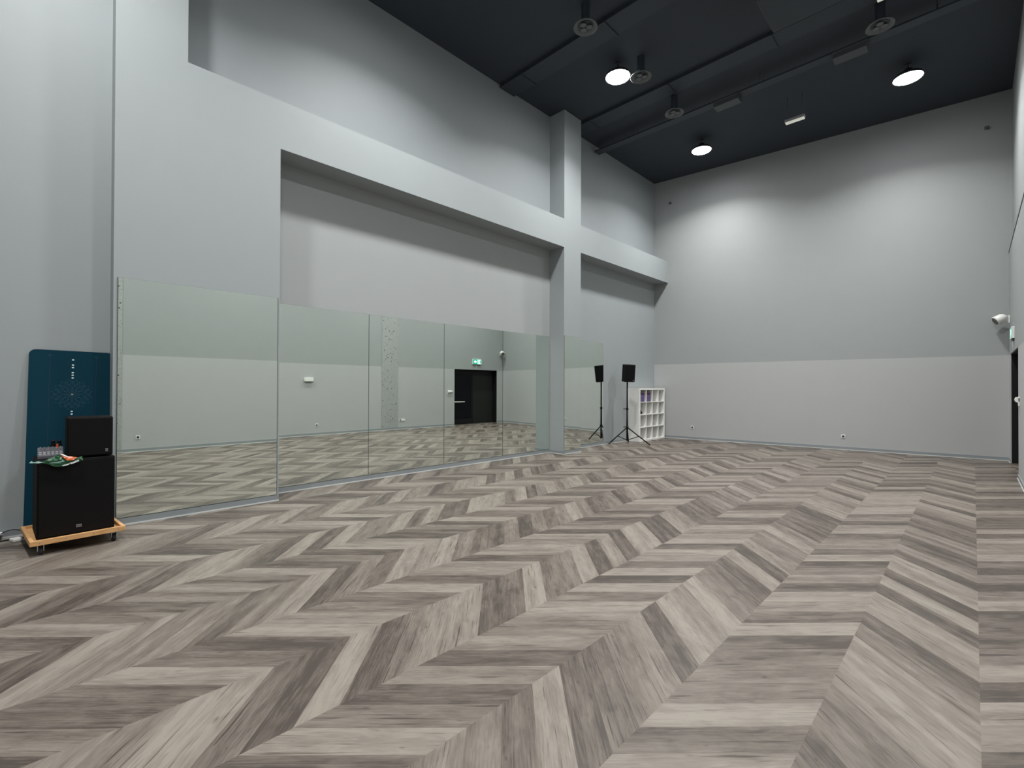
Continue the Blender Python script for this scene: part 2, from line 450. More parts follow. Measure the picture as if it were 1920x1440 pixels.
# ------------------------------------------------------------------ mirrors
ZM0, ZM1, MT = 0.0786, 2.666, 0.008
def mirror(xw, y0, y1, label, z1=ZM1, rim=.0025):
    bm = B(); g = 0.0025
    box(bm, xw + .001, xw + MT - .001, y0 + g, y1 - g, ZM0, z1)
    o = obj('wall_mirror', bm, 'mirror_edge'); tag(o, label, 'mirror', 'wall mirrors')
    bm = B(); box(bm, xw + MT - .0009, xw + MT, y0 + g + rim, y1 - g - rim, ZM0 + .006, z1 - .001)  # raised lower edge bares dark backing, standing in for the shadow under the mirror
    obj('silvered_face', bm, 'mirror', o)
    return o
mirror(XF, Y0 + .03, Y2 - .018, 'large frameless wall mirror on the front pier, right beside the trolley of black speakers', rim=.007)
ym_ = [Y2, 3.8114, 5.3242, 6.8382, Y3]
for i, lb in enumerate((
        'recessed wall mirror next to the front pier, reflecting a small white box and a socket',
        'recessed wall mirror reflecting the vertical speckled strip',
        'recessed wall mirror reflecting the black double door and the lit exit sign',
        'recessed wall mirror touching the column, reflecting the room corner')):
    mirror(XB, ym_[i] + (.004 if i == 0 else 0), ym_[i + 1] - (.02 if i == 3 else 0), lb)
mirror(XF, Y3 + .004, Y4 - .004, 'narrow wall mirror on the front of the column')
mirror(XB, Y4 + .03, 10.555, 'wall mirror past the column, reflecting the back of the stand-mounted speaker')

# ------------------------------------------------------------------ speckled strips on the right wall
def strip(y0, y1, label):
    bm = B(); box(bm, XR - .012, XR, y0, y1, BH + .002, ZR - .03)
    o = obj('speckled_wall_strip', bm, 'speckle'); tag(o, label, 'wall panel', 'speckled strips')
strip(8.40, 9.035, 'grey speckled full-height wall strip beside the twin socket plate, seen in the recess mirrors')
strip(0.80, 1.428, 'grey speckled full-height wall strip seen at the left edge of the front pier mirror')

# ------------------------------------------------------------------ high bay lamps
def make_lamp(label):
    t = thing('ceiling_lamp', label, 'lamp', (0, 0, 0), group='round high bay ceiling lamps')
    bm = B()
    lathe(bm, [(0.0, 0.16), (0.07, 0.16), (0.09, 0.12), (0.16, 0.085), (0.225, 0.045), (0.245, 0.0), (0.235, -0.012), (0.225, 0.0), (0.225, 0.008), (0.0, 0.008)], n=40)
    obj('housing', bm, 'lamp_black', t)
    bm = B(); lathe(bm, [(0.0, 0.0075), (0.222, 0.0075), (0.21, -0.012), (0.15, -0.024), (0.0, -0.03)], n=40)
    obj('lens', bm, 'lamp_lit', t)
    bm = B(); tube(bm, [(0, 0, 0.158), (0, 0, CZ - LAMP_Z)], 0.012); lathe(bm, [(0.05, CZ - LAMP_Z - .02), (0.05, CZ - LAMP_Z)], n=20)
    obj('suspension_rod', bm, 'lamp_black', t)
    li = bpy.data.lights.new('lamp_light', 'AREA'); li.shape = 'DISK'; li.size = 0.42; li.energy = LAMP_W
    li.spread = rad(LAMP_SPREAD); li.color = (1.0, 1.0, 0.985)
    lo = bpy.data.objects.new('lamp_light', li); COL.objects.link(lo); lo.parent = t; lo.location = (0, 0, -0.033)
    return t
LL = {(0, 2): 'largest lit round lamp in view, hung beside the ceiling diffuser above the mirrors',
      (0, 3): 'lit round lamp nearest the back left corner, seen smallest',
      (1, 3): 'lit round lamp nearest the right wall and the back wall',
      (0, 1): 'lit round lamp above the recess mirrors, just out of view',
      (0, 0): 'lit round lamp above the speaker trolley', (1, 0): 'lit round lamp over the camera',
      (1, 1): 'second lit round lamp of the right row, out of view', (1, 2): 'third lit round lamp of the right row, out of view'}
lamp0 = make_lamp(LL[(0, 2)])
for i, x in enumerate(LAMP_X):
    for j, y in enumerate(LAMP_Y):
        if (i, j) == (0, 2): lamp0.location = (x, y, LAMP_Z)
        else: dup(lamp0, (x, y, LAMP_Z), LL[(i, j)])

# ------------------------------------------------------------------ ceiling services
def duct(x0, x1, y0, y1, z0, label, flange=1.2):
    t = thing('air_duct', label, 'duct', (0, 0, 0), group='dark ceiling ducts')
    bm = B(); box(bm, x0, x1, y0, y1, z0, CZ - .002); obj('casing', bm, 'duct', t)
    x = x0 + .6
    while x < x1 - .3:
        bm = B(); box(bm, x - .015, x + .015, y0 - .02, y1 + .02, z0 - .02, CZ - .004); obj('flange', bm, 'duct', t); x += flange * 1.6
    return t
duct(XB + .01, XRU - .03, 6.72, 7.14, 7.67, 'dark ceiling duct nearest the camera, in front of the large lit lamp')
duct(XB + .01, XRU - .03, 9.02, 9.42, 7.68, 'dark ceiling duct running just behind the large lit lamp')
# cable tray
tr_ = thing('cable_tray', 'thin dark cable tray along the ceiling carrying the grey box fixtures', 'cable tray')
for y in (10.05, 10.25):
    bm = B(); box(bm, XB + .06, XRU - .06, y - .006, y + .006, 7.52, 7.55); obj('side_rail', bm, 'duct', tr_)
bm = B(); box(bm, XB + .06, XRU - .06, 10.056, 10.244, 7.521, 7.527); obj('tray_floor', bm, 'duct', tr_)
for x in (-5.8, -3.0, -0.4):
    for y in (10.038, 10.262):
        bm = B(); box(bm, x - .005, x + .005, y - .005, y + .005, 7.525, CZ - .001); obj('hanger', bm, 'duct', tr_)
def box_fixture(x, label, first=[None]):
    if first[0]:
        return dup(first[0], (x, 10.15, 0), label)
    t = thing('box_fixture', label, 'ceiling fixture', (x, 10.15, 0), group='grey box fixtures under the tray')
    bm = B(); box(bm, -.245, .245, -.115, .115, 7.41, 7.519); obj('body', bm, 'fixture_grey', t, bevel=.006)
    bm = B(); box(bm, -.25, .25, -.128, -.1155, 7.49, 7.515); obj('lip', bm, 'diffuser', t)
    first[0] = t; return t
box_fixture(-3.66, 'faint grey box fixture under the cable tray, left one near the small diffuser')
box_fixture(-1.55, 'faint grey box fixture under the cable tray, right one below the rightmost diffuser')
bm_u = thing('air_handling_unit', 'large dark box unit on the ceiling with one bright lower edge', 'air unit', (0, 0, 0))
bm = B(); box(bm, -2.25, -1.20, 7.35, 8.20, 7.12, CZ - .002); obj('casing', bm, 'duct', bm_u, bevel=.01)
bm = B(); box(bm, -2.235, -1.215, 7.338, 7.3495, 7.125, 7.145); obj('painted_lit_edge', bm, 'fixture_grey', bm_u)  # lighter strip paints in the light caught by the unit's lower edge

def make_diffuser(label):
    t = thing('air_diffuser', label, 'air vent', (0, 0, 0), group='round ceiling air diffusers')
    bm = B(); lathe(bm, [(0.10, 0.06), (0.19, 0.012), (0.195, 0.0), (0.185, -.006), (0.12, 0.03), (0.10, 0.055)], n=36, closed=True); obj('ring', bm, 'diffuser', t)
    bm = B(); lathe(bm, [(0.07, CZ - 7.36), (0.07, 0.028)], n=28, closed=True); obj('spigot', bm, 'duct', t)
    for k in range(3):
        a = 2 * pi * k / 3 + .6
        bm = B(); lathe(bm, [(0.048, -0.002), (0.0, 0.05)], cx=.062 * cos(a), cy=.062 * sin(a), n=16); obj('nozzle', bm, 'diffuser', t)
    bm = B(); lathe(bm, [(0.12, 0.022), (0.12, 0.028)], n=28); obj('back_plate', bm, 'diffuser_dark', t)
    return t
df = make_diffuser('round grey ceiling diffuser above and left of the largest lamp')
df.location = (-4.50, 6.28, 7.36)
dup(df, (-4.47, 8.02, 7.36), 'round grey ceiling diffuser half hidden by the largest lamp')
dup(df, (-4.55, 9.58, 7.36), 'round grey ceiling diffuser above the smallest lamp')
dup(df, (-1.065, 9.58, 7.36), 'round grey ceiling diffuser above the lamp by the right wall')

# suspended emergency luminaire
t = thing('emergency_light', 'small off-white bar light hanging by two wires near the back wall', 'emergency light', (-2.70, 11.34, 7.2))
bm = B(); box(bm, -.185, .185, -.055, .055, .0, .055, 0)
obj('body', bm, 'emergency_side', t, bevel=.006)
bm = B(); box(bm, -.175, .175, -.048, .048, -.02, .0); obj('diffuser_panel', bm, 'emergency_white', t, bevel=.004)
for x in (-.14, .14):
    bm = B(); tube(bm, [(x, 0, .053), (x, 0, CZ - 7.2)], .003, 6); obj('wire', bm, 'wire', t)
t = thing('ceiling_sensor', 'small white tip of a fitting at the top edge of the photo', 'sensor', (-0.93, 8.95, 7.38))
bm = B(); box(bm, -.10, .10, -.05, .05, 0, .05); obj('body', bm, 'emergency_white', t, bevel=.008)
bm = B(); tube(bm, [(0, 0, .048), (0, 0, CZ - 7.38)], .01, 8); obj('rod', bm, 'wire', t)

# ------------------------------------------------------------------ sockets and wall devices
def socket(loc, rotz, label, n=1):
    """plate on a wall; local +y points out of the wall"""
    t = thing('wall_socket', label, 'socket', loc, rotz, group='white wall sockets')
    w = .072 + .071 * (n - 1)
    bm = B(); box(bm, -w / 2 - .004, w / 2 + .004, 0, .012, -.04, .04); obj('plate', bm, 'white_plastic', t, bevel=.003)
    for k in range(n):
        x = (k - (n - 1) / 2) * .071
        bm = B()
        vs_ = [(x + .026 * cos(a), .0125, .026 * sin(a)) for a in [2 * pi * i / 20 for i in range(20)]]
        tube(bm, [(x, .010, 0), (x, .0135, 0)], .026, 20)
        obj('insert', bm, 'dark_plastic' if (n > 1 and k == 0) or n == 1 else 'white_plastic', t)
        if n > 1 and k > 0:
            bm = B(); tube(bm, [(x - .009, .0134, 0), (x - .009, .0142, 0)], .004, 8); tube(bm, [(x + .009, .0134, 0), (x + .009, .0142, 0)], .004, 8)
            obj('pin_holes', bm, 'dark_plastic', t)
    return t
def onback(x): return (x, yback(x) - .0, 0)
rb = pi + BW
for x, z, lb in ((-5.84, .355, 'white socket low on the back wall near the white cube shelf'), (-2.273, .328, 'white socket low on the back wall, right of centre')):
    socket((x, yback(x), z), rb, lb)
rr_ = pi / 2
socket((XR, 6.175, .315), rr_, 'white socket low on the right wall, seen in the first recess mirror')
socket((XR, 1.72, .33), rr_, 'white socket low on the right wall, seen in the front pier mirror')
socket((XR, 9.215, .33), rr_, 'long white triple socket plate beside the speckled strip, seen in a recess mirror', 3)

t = thing('wall_control_box', 'small white box on the right wall, seen in the first recess mirror', 'control box', (XR, 5.915, 1.71))
bm = B(); box(bm, -.05, 0, -.135, .135, -.055, .055); obj('cover', bm, 'white_plastic', t, bevel=.008)
bm = B(); box(bm, -.046, -.004, -.12, .12, -.064, -.054); obj('vent_slot', bm, 'badge', t)
t = thing('intercom', 'white intercom with cylindrical reader beside the black door', 'intercom', (XR, 11.32, 1.31))
t.scale = (.6, 1, 1)
bm = B(); box(bm, -.03, 0, -.10, .0, -.09, .06); obj('base', bm, 'white_plastic', t, bevel=.006)
bm = B(); tube(bm, [(-.045, -.10, .01), (-.045, .13, .01)], .042, 16); obj('reader', bm, 'white_plastic', t)
bm = B(); box(bm, -.033, -.029, -.085, -.02, -.08, -.05); obj('screen', bm, 'badge', t)

# exit sign: white box with lit face; arrow on one half, running figure and door on the other
t = thing('exit_sign', 'lit green and white emergency exit sign with arrow and running figure above the door', 'exit sign', (XR, 12.70, 2.52))
t.scale = (.55, 1, 1)
bm = B(); box(bm, -.075, -.0, -.235, .235, -.10, .115); obj('case', bm, 'white_plastic', t, bevel=.006)
bm = B(); box(bm, -.05, -.01, -.20, .20, -.125, -.099); obj('bracket', bm, 'dark_plastic', t)
def flat(bm, pts, x, th=.001):      # polygon in the y,z plane of the sign face
    a = [bm.verts.new((x, y, z)) for y, z in pts]; c = [bm.verts.new((x - th, y, z)) for y, z in pts]
    n = len(pts); bm.faces.new(a); bm.faces.new(c[::-1])
    for i in range(n): bm.faces.new((a[i], a[(i + 1) % n], c[(i + 1) % n], c[i]))
bm = B(); box(bm, -.0765, -.0745, -.222, .222, -.088, .103); fc = obj('lit_face', bm, 'green_lit', t)
bm = B(); flat(bm, [(-.175, .008), (-.105, .080), (-.105, .045), (-.035, .045), (-.035, -.030), (-.105, -.030), (-.105, -.065)], -.0766); obj('arrow', bm, 'white_lit', t)
bm = B(); flat(bm, [(.02, -.078), (.21, -.078), (.21, .092), (.02, .092)], -.0766); obj('pictogram_panel', bm, 'white_lit', t)
bm = B()
X = -.0777
flat(bm, [(.150, -.06), (.195, -.06), (.195, .075), (.150, .075)], X)
flat(bm, [(.093 + .014 * cos(a), .055 + .014 * sin(a)) for a in [2 * pi * i / 12 for i in range(12)]], X)
flat(bm, [(.075, .035), (.105, .038), (.100, -.01), (.078, -.008)], X)
flat(bm, [(.100, .034), (.135, .010), (.130, .0), (.098, .018)], X); flat(bm, [(.076, .034), (.048, .012), (.052, .003), (.080, .020)], X)
flat(bm, [(.090, -.008), (.122, -.030), (.118, -.06), (.108, -.06), (.110, -.035), (.082, -.014)], X); flat(bm, [(.078, -.008), (.060, -.040), (.030, -.042), (.030, -.052), (.066, -.052), (.090, -.012)], X)
obj('running_figure', bm, 'green_lit', t)
bm = B(); tube(bm, [(-.02, 0, -.12), (-.02, 0, -.30)], .008, 8); obj('cable_duct', bm, 'white_plastic', t)

# white floodlight head on a bracket in the back right corner
t = thing('wall_floodlight', 'white round-headed wall fixture on a bracket high in the right back corner', 'wall lamp', (XR, 14.06, 2.93))
bm = B(); box(bm, -.02, 0, -.05, .05, -.08, .08); obj('mounting_plate', bm, 'white_plastic', t, bevel=.004)
bm = B(); tube(bm, [(-.01, 0, .06), (-.10, -.0, .07), (-.18, -.02, .04)], .014, 10); tube(bm, [(-.01, 0, -.05), (-.06, 0, -.02), (-.10, -.0, .065)], .010, 10)
obj('bracket', bm, 'white_plastic', t)
bm = B()
tube(bm, [(-.05, .01, .06), (-.07, .0, .055), (-.11, -.02, .035), (-.205, -.06, -.025), (-.213, -.063, -.03)], [.03, .058, .088, .095, .082], 24)
obj('head', bm, 'white_plastic', t)
bm = B(); tube(bm, [(-.2115, -.0625, -.0295), (-.2165, -.0645, -.0325)], [.080, .074], 24); obj('front_glass', bm, 'diffuser', t)

# small detectors high on the back wall
def detector(x, z, label):
    t = thing('wall_detector', label, 'detector', (x, yback(x), z), rb, group='small detectors high on the back wall')
    bm = B(); box(bm, -.035, .035, 0, .02, -.035, .035); obj('base', bm, 'diffuser', t, bevel=.005)
    bm = B(); tube(bm, [(0, .018, 0), (0.0, .05, -.01), (.0, .085, -.02)], [.016, .028, .020], 12); obj('head', bm, 'fixture_grey', t)
detector(-6.479, 7.035, 'tiny grey detector high on the back wall by the left corner')
detector(0.217, 7.047, 'tiny grey detector high on the back wall by the right corner')

# ------------------------------------------------------------------ white cube shelf
SX0, SX1, SY0, SY1, SH = XB + .025, -6.578, 11.752, 13.24, 1.487
t = thing('cube_shelf', 'white sixteen-cube shelf unit standing in the back left corner', 'shelf', (0, 0, 0))
th, ti = .05, .018
bm = B(); box(bm, SX0, SX1, SY0, SY1, SH - th, SH); obj('top_panel', bm, 'melamine', t, bevel=.002)
bm = B(); box(bm, SX0, SX1, SY0, SY1, 0.0, th); obj('bottom_panel', bm, 'melamine', t, bevel=.002)
for y in (SY0, SY1 - th):
    bm = B(); box(bm, SX0, SX1, y, y + th, th, SH - th); obj('side_panel', bm, 'melamine', t, bevel=.002)
cy = (SY1 - SY0 - 2 * th - 3 * ti) / 4; cz = (SH - 2 * th - 3 * ti) / 4
for k in range(1, 4):
    z = th + k * cz + (k - 1) * ti
    bm = B(); box(bm, SX0, SX1 - .002, SY0 + th, SY1 - th, z, z + ti); obj('shelf_board', bm, 'melamine', t)
for r in range(4):
    z0 = th + r * (cz + ti)
    for k in range(1, 4):
        y = SY0 + th + k * cy + (k - 1) * ti
        bm = B(); box(bm, SX0, SX1 - .003, y, y + ti, z0, z0 + cz); obj('divider', bm, 'melamine', t)
# yoga blocks in the two upper left cells
def cell(r, k): return (SY0 + th + k * (cy + ti), th + r * (cz + ti))
pos = ('bottom', 'middle', 'top')
blk0 = None
for k in range(2):
    ya, za = cell(3, k)
    for i in range(3):
        lb = '%s purple foam block of the stack in the %s top cell of the white shelf' % (pos[i], ('first', 'second')[k])
        mtn = 'purple' if i < 2 else 'dark_purple'
        loc = (SX1 - .125, ya + .135 + .004 * (i % 2), za + .001 + i * .0935)
        if i == 2: lb = 'dark purple folded cloth on the stack in the %s top cell of the white shelf' % ('first', 'second')[k]
        bm = B(); box(bm, -.11, .11, -.122, .118, 0, .092 if i < 2 else .07)
        o = obj('foam_block' if i < 2 else 'folded_cloth', bm, mtn, bevel=.008); o.location = loc
        tag(o, lb, 'yoga block' if i < 2 else 'cloth', 'purple blocks on the shelf' if i < 2 else 'dark cloths on the shelf')
ya, za = cell(2, 0)
t = thing('headphones', 'black headphones lying in the leftmost second-row cell of the white shelf', 'headphones', (SX1 - .10, ya + .11, za))
bm = B(); tube(bm, [(.0 , -.085, .035)] + [(.0 + .02 * sin(a), -.085 * cos(a), .04 + .10 * sin(a)) for a in [pi * i / 10 for i in range(1, 10)]] + [(.0, .085, .035)], .010, 8); obj('headband', bm, 'stand_black', t)
for s in (-1, 1):
    bm = B(); tube(bm, [(0, s * .06, .045), (0, s * .10, .045)], [.044, .040], 18); obj('ear_cup', bm, 'stand_black', t)

# ------------------------------------------------------------------ speaker on tripod stand
PX, PY = -6.553, 11.062
t = thing('speaker_stand', 'black tripod speaker stand in front of the white cube shelf', 'speaker stand', (PX, PY, 0))
bm = B(); tube(bm, [(0, 0, .09), (0, 0, .95)], .025, 16); obj('lower_pole', bm, 'stand_black', t)
bm = B(); tube(bm, [(0, 0, .90), (0, 0, 1.652)], .019, 16); obj('upper_pole', bm, 'stand_black', t)
bm = B(); lathe(bm, [(.03, .40), (.036, .41), (.036, .47), (.03, .48)], n=20); obj('collar', bm, 'stand_black', t)
bm = B(); lathe(bm, [(.026, .905), (.034, .915), (.034, .955), (.026, .965)], n=20); obj('collar', bm, 'stand_black', t)
bm = B(); lathe(bm, [(.026, .09), (.028, .10), (.028, .14), (.026, .15)], n=20); obj('lower_hub', bm, 'stand_black', t)
for z in (.455, .935):
    bm = B(); tube(bm, [(-.02, -.02, z), (-.06, -.055, z)], .006, 8); tube(bm, [(-.055, -.05, z), (-.07, -.064, z)], [.016, .013], 12); obj('knob', bm, 'stand_black', t)
feet = [(0.545, 0.20), (-0.33, -0.37), (-0.22, 0.44)]
for fx, fy in feet:
    lx, ly = fx / .62, fy / .62
    q = Vector((fx, fy, .014))
    r0 = Vector((fx * .045, fy * .045, .43))
    bm = B(); tube(bm, [r0, q], .0155, 10); lg = obj('leg', bm, 'stand_black', t)
    mid = r0.lerp(q, .5)
    bm = B(); tube(bm, [(fx * .05, fy * .05, .12), mid], .010, 8); obj('brace', bm, 'stand_black', t)
    bm = B(); d = (q - r0).normalized(); tube(bm, [q - d * .05, q + Vector((0, 0, -.001)) + d * .0], [.017, .0135], 10); obj('rubber_foot', bm, 'caster', lg)
# speaker
t = thing('loudspeaker', 'black loudspeaker tilted on top of the tripod stand', 'loudspeaker', (PX, PY, 1.655), 0)
def wedge_speaker(bm, w, wb, h, dpt):   # local +x is the front
    prism(bm, [(dpt / 2, -w / 2), (dpt / 2, w / 2), (-dpt / 2, wb / 2), (-dpt / 2, -wb / 2)], 0, h)
bm = B(); wedge_speaker(bm, .30, .20, .455, .25); cab = obj('cabinet', bm, 'speaker_black', t, bevel=.012)
bm = B(); box(bm, .125, .134, -.140, .140, .012, .443); gr = obj('grille', bm, 'speaker_black', t, bevel=.004)
bm = B(); box(bm, .134, .136, .088, .112, .03, .055); bd = obj('badge', bm, 'badge', t)
bm = B(); lathe(bm, [(.03, -.004), (.03, .004)], n=18); obj('pole_socket', bm, 'stand_black', t)
SPK_AIM, SPK_TILT = rad(-28), rad(6)
t.rotation_euler = (0, SPK_TILT, SPK_AIM)

# ------------------------------------------------------------------ yoga mat against the near left wall
LEAN = rad(2.2)
t = thing('yoga_mat', 'teal yoga mat with white dots and a faint star flower, upright against the left wall', 'yoga mat', (XN + .09, 0.285, 0.006))
W, H, rc = .655, 1.862, .055
bm = B()
pts = []
for cxx, czz, a0 in ((W / 2 - rc, H - rc, 0), (-W / 2 + rc, H - rc, 90), (-W / 2 + rc, rc, 180), (W / 2 - rc, rc, 270)):
    for i in range(9):
        a = rad(a0 + i * 90 / 8); pts.append((cxx + rc * cos(a), czz + rc * sin(a)))
a = [bm.verts.new((0.0, y, z)) for y, z in pts]; c = [bm.verts.new((-.006, y, z)) for y, z in pts]
bm.faces.new(a); bm.faces.new(c[::-1])
for i in range(len(pts)): bm.faces.new((a[i], a[(i + 1) % len(pts)], c[(i + 1) % len(pts)], c[i]))
obj('mat_sheet', bm, 'mat_teal', t)
def disc(bm, y, z, ry, rz, x=.0004):
    vs_ = [bm.verts.new((x, y + ry * cos(2 * pi * i / 14), z + rz * sin(2 * pi * i / 14))) for i in range(14)]; bm.faces.new(vs_)
for z in (1.768, 1.714, 1.687, 1.633, 1.606, 1.578, 1.404, 1.226, 1.198, 1.143, 1.116, 1.088):
    bm = B(); disc(bm, 0, z, .0095, .0075)
    o = obj('alignment_dot', bm, 'mat_dot', t); o['label'] = 'white alignment dot on the centre line'
for y, z0 in ((-.175, .9), (.185, .9)):
    bm = B()
    vs_ = [bm.verts.new((.0003, yy, zz)) for yy, zz in ((y - .003, z0), (y + .003, z0), (y + .003, 1.80), (y - .003, 1.80))]; bm.faces.new(vs_)
    obj('alignment_line', bm, 'mat_line', t)
for y in (-.175, .185):
    bm = B()
    n = 16
    o_ = [bm.verts.new((.0004, y + .013 * cos(2 * pi * i / n), 1.808 + .010 * sin(2 * pi * i / n))) for i in range(n)]
    i_ = [bm.verts.new((.0004, y + .009 * cos(2 * pi * i / n), 1.808 + .007 * sin(2 * pi * i / n))) for i in range(n)]
    for i in range(n): bm.faces.new((o_[i], o_[(i + 1) % n], i_[(i + 1) % n], i_[i]))
    obj('corner_ring', bm, 'mat_print', t)
# faint star flower: nested pointed petals drawn as thin ribbons
bm = B()
def ribbon(p, w=.0022, x=.0004):
    p = [Vector(q) for q in p]
    L_v, R_v = [], []
    for i, q in enumerate(p):
        d = (p[min(i + 1, len(p) - 1)] - p[max(i - 1, 0)])
        if d.length < 1e-9: d = Vector((1, 0))
        n = Vector((-d.y, d.x)).normalized() * w / 2
        L_v.append(bm.verts.new((x, q.x + n.x, q.y + n.y))); R_v.append(bm.verts.new((x, q.x - n.x, q.y - n.y)))
    for i in range(len(p) - 1): bm.faces.new((L_v[i], L_v[i + 1], R_v[i + 1], R_v[i]))
zc = 1.404
for ring, (r0, r1, nn, wd) in enumerate(((.02, .075, 12, .34), (.055, .112, 12, .30), (.085, .145, 16, .24), (.10, .162, 16, .26), (.0, .05, 8, .4))):
    for k in range(nn):
        a0 = 2 * pi * (k + (.5 if ring % 2 else 0)) / nn
        for s in (-1, 1):
            ln = []
            for i in range(7):
                f = i / 6; r = r0 + (r1 - r0) * f
                aa = a0 + s * wd * (1 - f) ** .7 * (sin(pi * (.25 + .75 * f)) if f > 0 else .7)
                ln.append((r * cos(aa), zc + r * sin(aa)))
            ribbon(ln)
obj('star_flower_print', bm, 'mat_print', t)
t.rotation_euler = (rad(-0.9), -LEAN, 0)

# ------------------------------------------------------------------ speaker trolley
TX0, TX1, TY0, TY1 = -0.715, 0.0, 0.0, 0.655
t = thing('speaker_dolly', 'pine-framed dolly on casters carrying the black speakers', 'dolly', (-5.842, 0.004, 0), rad(5.0))
zt0, zt1, tw = .098, .142, .028
bm = B(); box(bm, TX1 - tw, TX1, TY0, TY1, zt0, zt1); obj('front_rail', bm, 'pine', t, bevel=.002)
bm = B(); box(bm, TX0, TX0 + tw, TY0, TY1, zt0, zt1); obj('rear_rail', bm, 'pine', t, bevel=.002)
for y in (TY0, TY1 - tw):
    bm = B(); box(bm, TX0 + tw, TX1 - tw, y, y + tw, zt0, zt1); obj('side_rail', bm, 'pine', t, bevel=.002)
bm = B(); box(bm, TX0 + tw, TX1 - tw, TY0 + tw, TY1 - tw, zt0 + .002, zt0 + .0175); obj('deck_board', bm, 'pine', t)
for y in (.06, .23, .42, .60):
    bm = B(); tube(bm, [(TX1 - .001, y, .12), (TX1 + .0008, y, .12)], .005, 10); obj('screw', bm, 'badge', t)
for x in (TX0 + .07, TX1 - .075):
    for y in (TY0 + .075, TY1 - .075):
        bm = B(); box(bm, x - .035, x + .035, y - .03, y + .03, zt0 - .004, zt0)
        box(bm, x - .018, x + .018, y - .022, y - .017, .035, zt0 - .004); box(bm, x - .018, x + .018, y + .017, y + .022, .035, zt0 - .004)
        cs = obj('caster_fork', bm, 'steel', t)
        bm = B(); tube(bm, [(x, y - .014, .0365), (x, y + .014, .0365)], .036, 22); obj('caster_wheel', bm, 'caster', cs)
def badge_on(parent, x, y, z, w, h):
    bm = B(); box(bm, x, x + .003, y - w / 2, y + w / 2, z - h / 2, z + h / 2); b_ = obj('badge', bm, 'badge', parent, bevel=.001)
    bm = B()
    for k in (-1, 0, 1): box(bm, x + .0028, x + .0036, y + k * w * .28 - w * .1, y + k * w * .28 + w * .1, z - h * .25, z + h * .25)
    obj('badge_mark', bm, 'badge_mark', b_)
# subwoofer
t = thing('subwoofer', 'large black subwoofer box standing in the pine dolly', 'subwoofer', (-5.995, 0.315, zt0 + .018), rad(2.5))
SWD, SD, SHT = .54, .53, .70
bm = B(); box(bm, -SD, -.012, -SWD / 2, SWD / 2, 0, SHT); obj('cabinet', bm, 'speaker_black', t, bevel=.006)
bm = B(); box(bm, -.0118, .0, -SWD / 2 + .012, SWD / 2 - .012, .014, SHT - .014); obj('grille', bm, 'speaker_black', t, bevel=.003)
badge_on(t, .0, .012, .075, .038, .026)
ZS = zt0 + .018 + SHT
# top speaker
t = thing('loudspeaker', 'black loudspeaker box lying on top of the large subwoofer', 'loudspeaker', (-6.03, 0.405, ZS), 0)
bm = B(); box(bm, -.33, -.012, -.165, .165, .012, .385); obj('cabinet', bm, 'speaker_black', t, bevel=.010)
bm = B(); box(bm, -.0118, .0, -.155, .155, .022, .375); obj('grille', bm, 'speaker_black', t, bevel=.004)
bm = B()
for x in (-.30, -.05):
    for y in (-.13, .13): tube(bm, [(x, y, 0), (x, y, .014)], .018, 12)
obj('rubber_feet', bm, 'caster', t)
badge_on(t, .0, .118, .062, .020, .028)
# mixer
t = thing('mixing_console', 'small grey mixing console with white buttons behind the papers on the subwoofer', 'mixer', (-6.27, 0.138, ZS), 0)
bm = B()
p4 = [(-.085, .095), (.085, .030), (.085, 0), (-.085, 0)]
a = [bm.verts.new((x, -.088, z)) for x, z in p4]; c = [bm.verts.new((x, .088, z)) for x, z in p4]
bm.faces.new(a); bm.faces.new(c[::-1])
for i in range(4): bm.faces.new((a[i], a[(i + 1) % 4], c[(i + 1) % 4], c[i]))
obj('body', bm, 'mixer_grey', t, bevel=.004)
def ontop(x): return .0625 - .382 * x
for r, x in enumerate((-.075, -.045, -.015, .02, .055)):
    bm = B()
    for k in range(6):
        y = -.07 + k * .028
        if r < 3: tube(bm, [(x, y, ontop(x) - .002), (x, y, ontop(x) + .007)], [.006, .005], 10)
        else: box(bm, x - .007, x + .007, y - .009, y + .009, ontop(x) - .004, ontop(x) + .005)
    obj('knob_row' if r < 3 else 'button_row', bm, 'badge' if r < 3 else 'knob_white', t)
bm = B(); box(bm, -.08, -.066, .04, .055, ontop(-.073) - .004, ontop(-.073) + .03); q = obj('red_knob', bm, 'paper_orange', t); q['label'] = 'small orange-red cap'
# two microphones standing behind the mixer
def mic(y, label):
    t = thing('wireless_receiver', label, 'receiver', (-6.42, y, ZS), 0, group='black plugs behind the mixer')
    bm = B(); box(bm, -.02, .02, -.019, .019, 0, .125); obj('body', bm, 'stand_black', t, bevel=.004)
    bm = B(); tube(bm, [(0, 0, .123), (0, 0, .155)], [.016, .012], 12); obj('cap', bm, 'stand_black', t)
mic(.158, 'black upright gadget behind the mixer, left of the pair')
mic(.203, 'black upright gadget behind the mixer, beside the top loudspeaker')

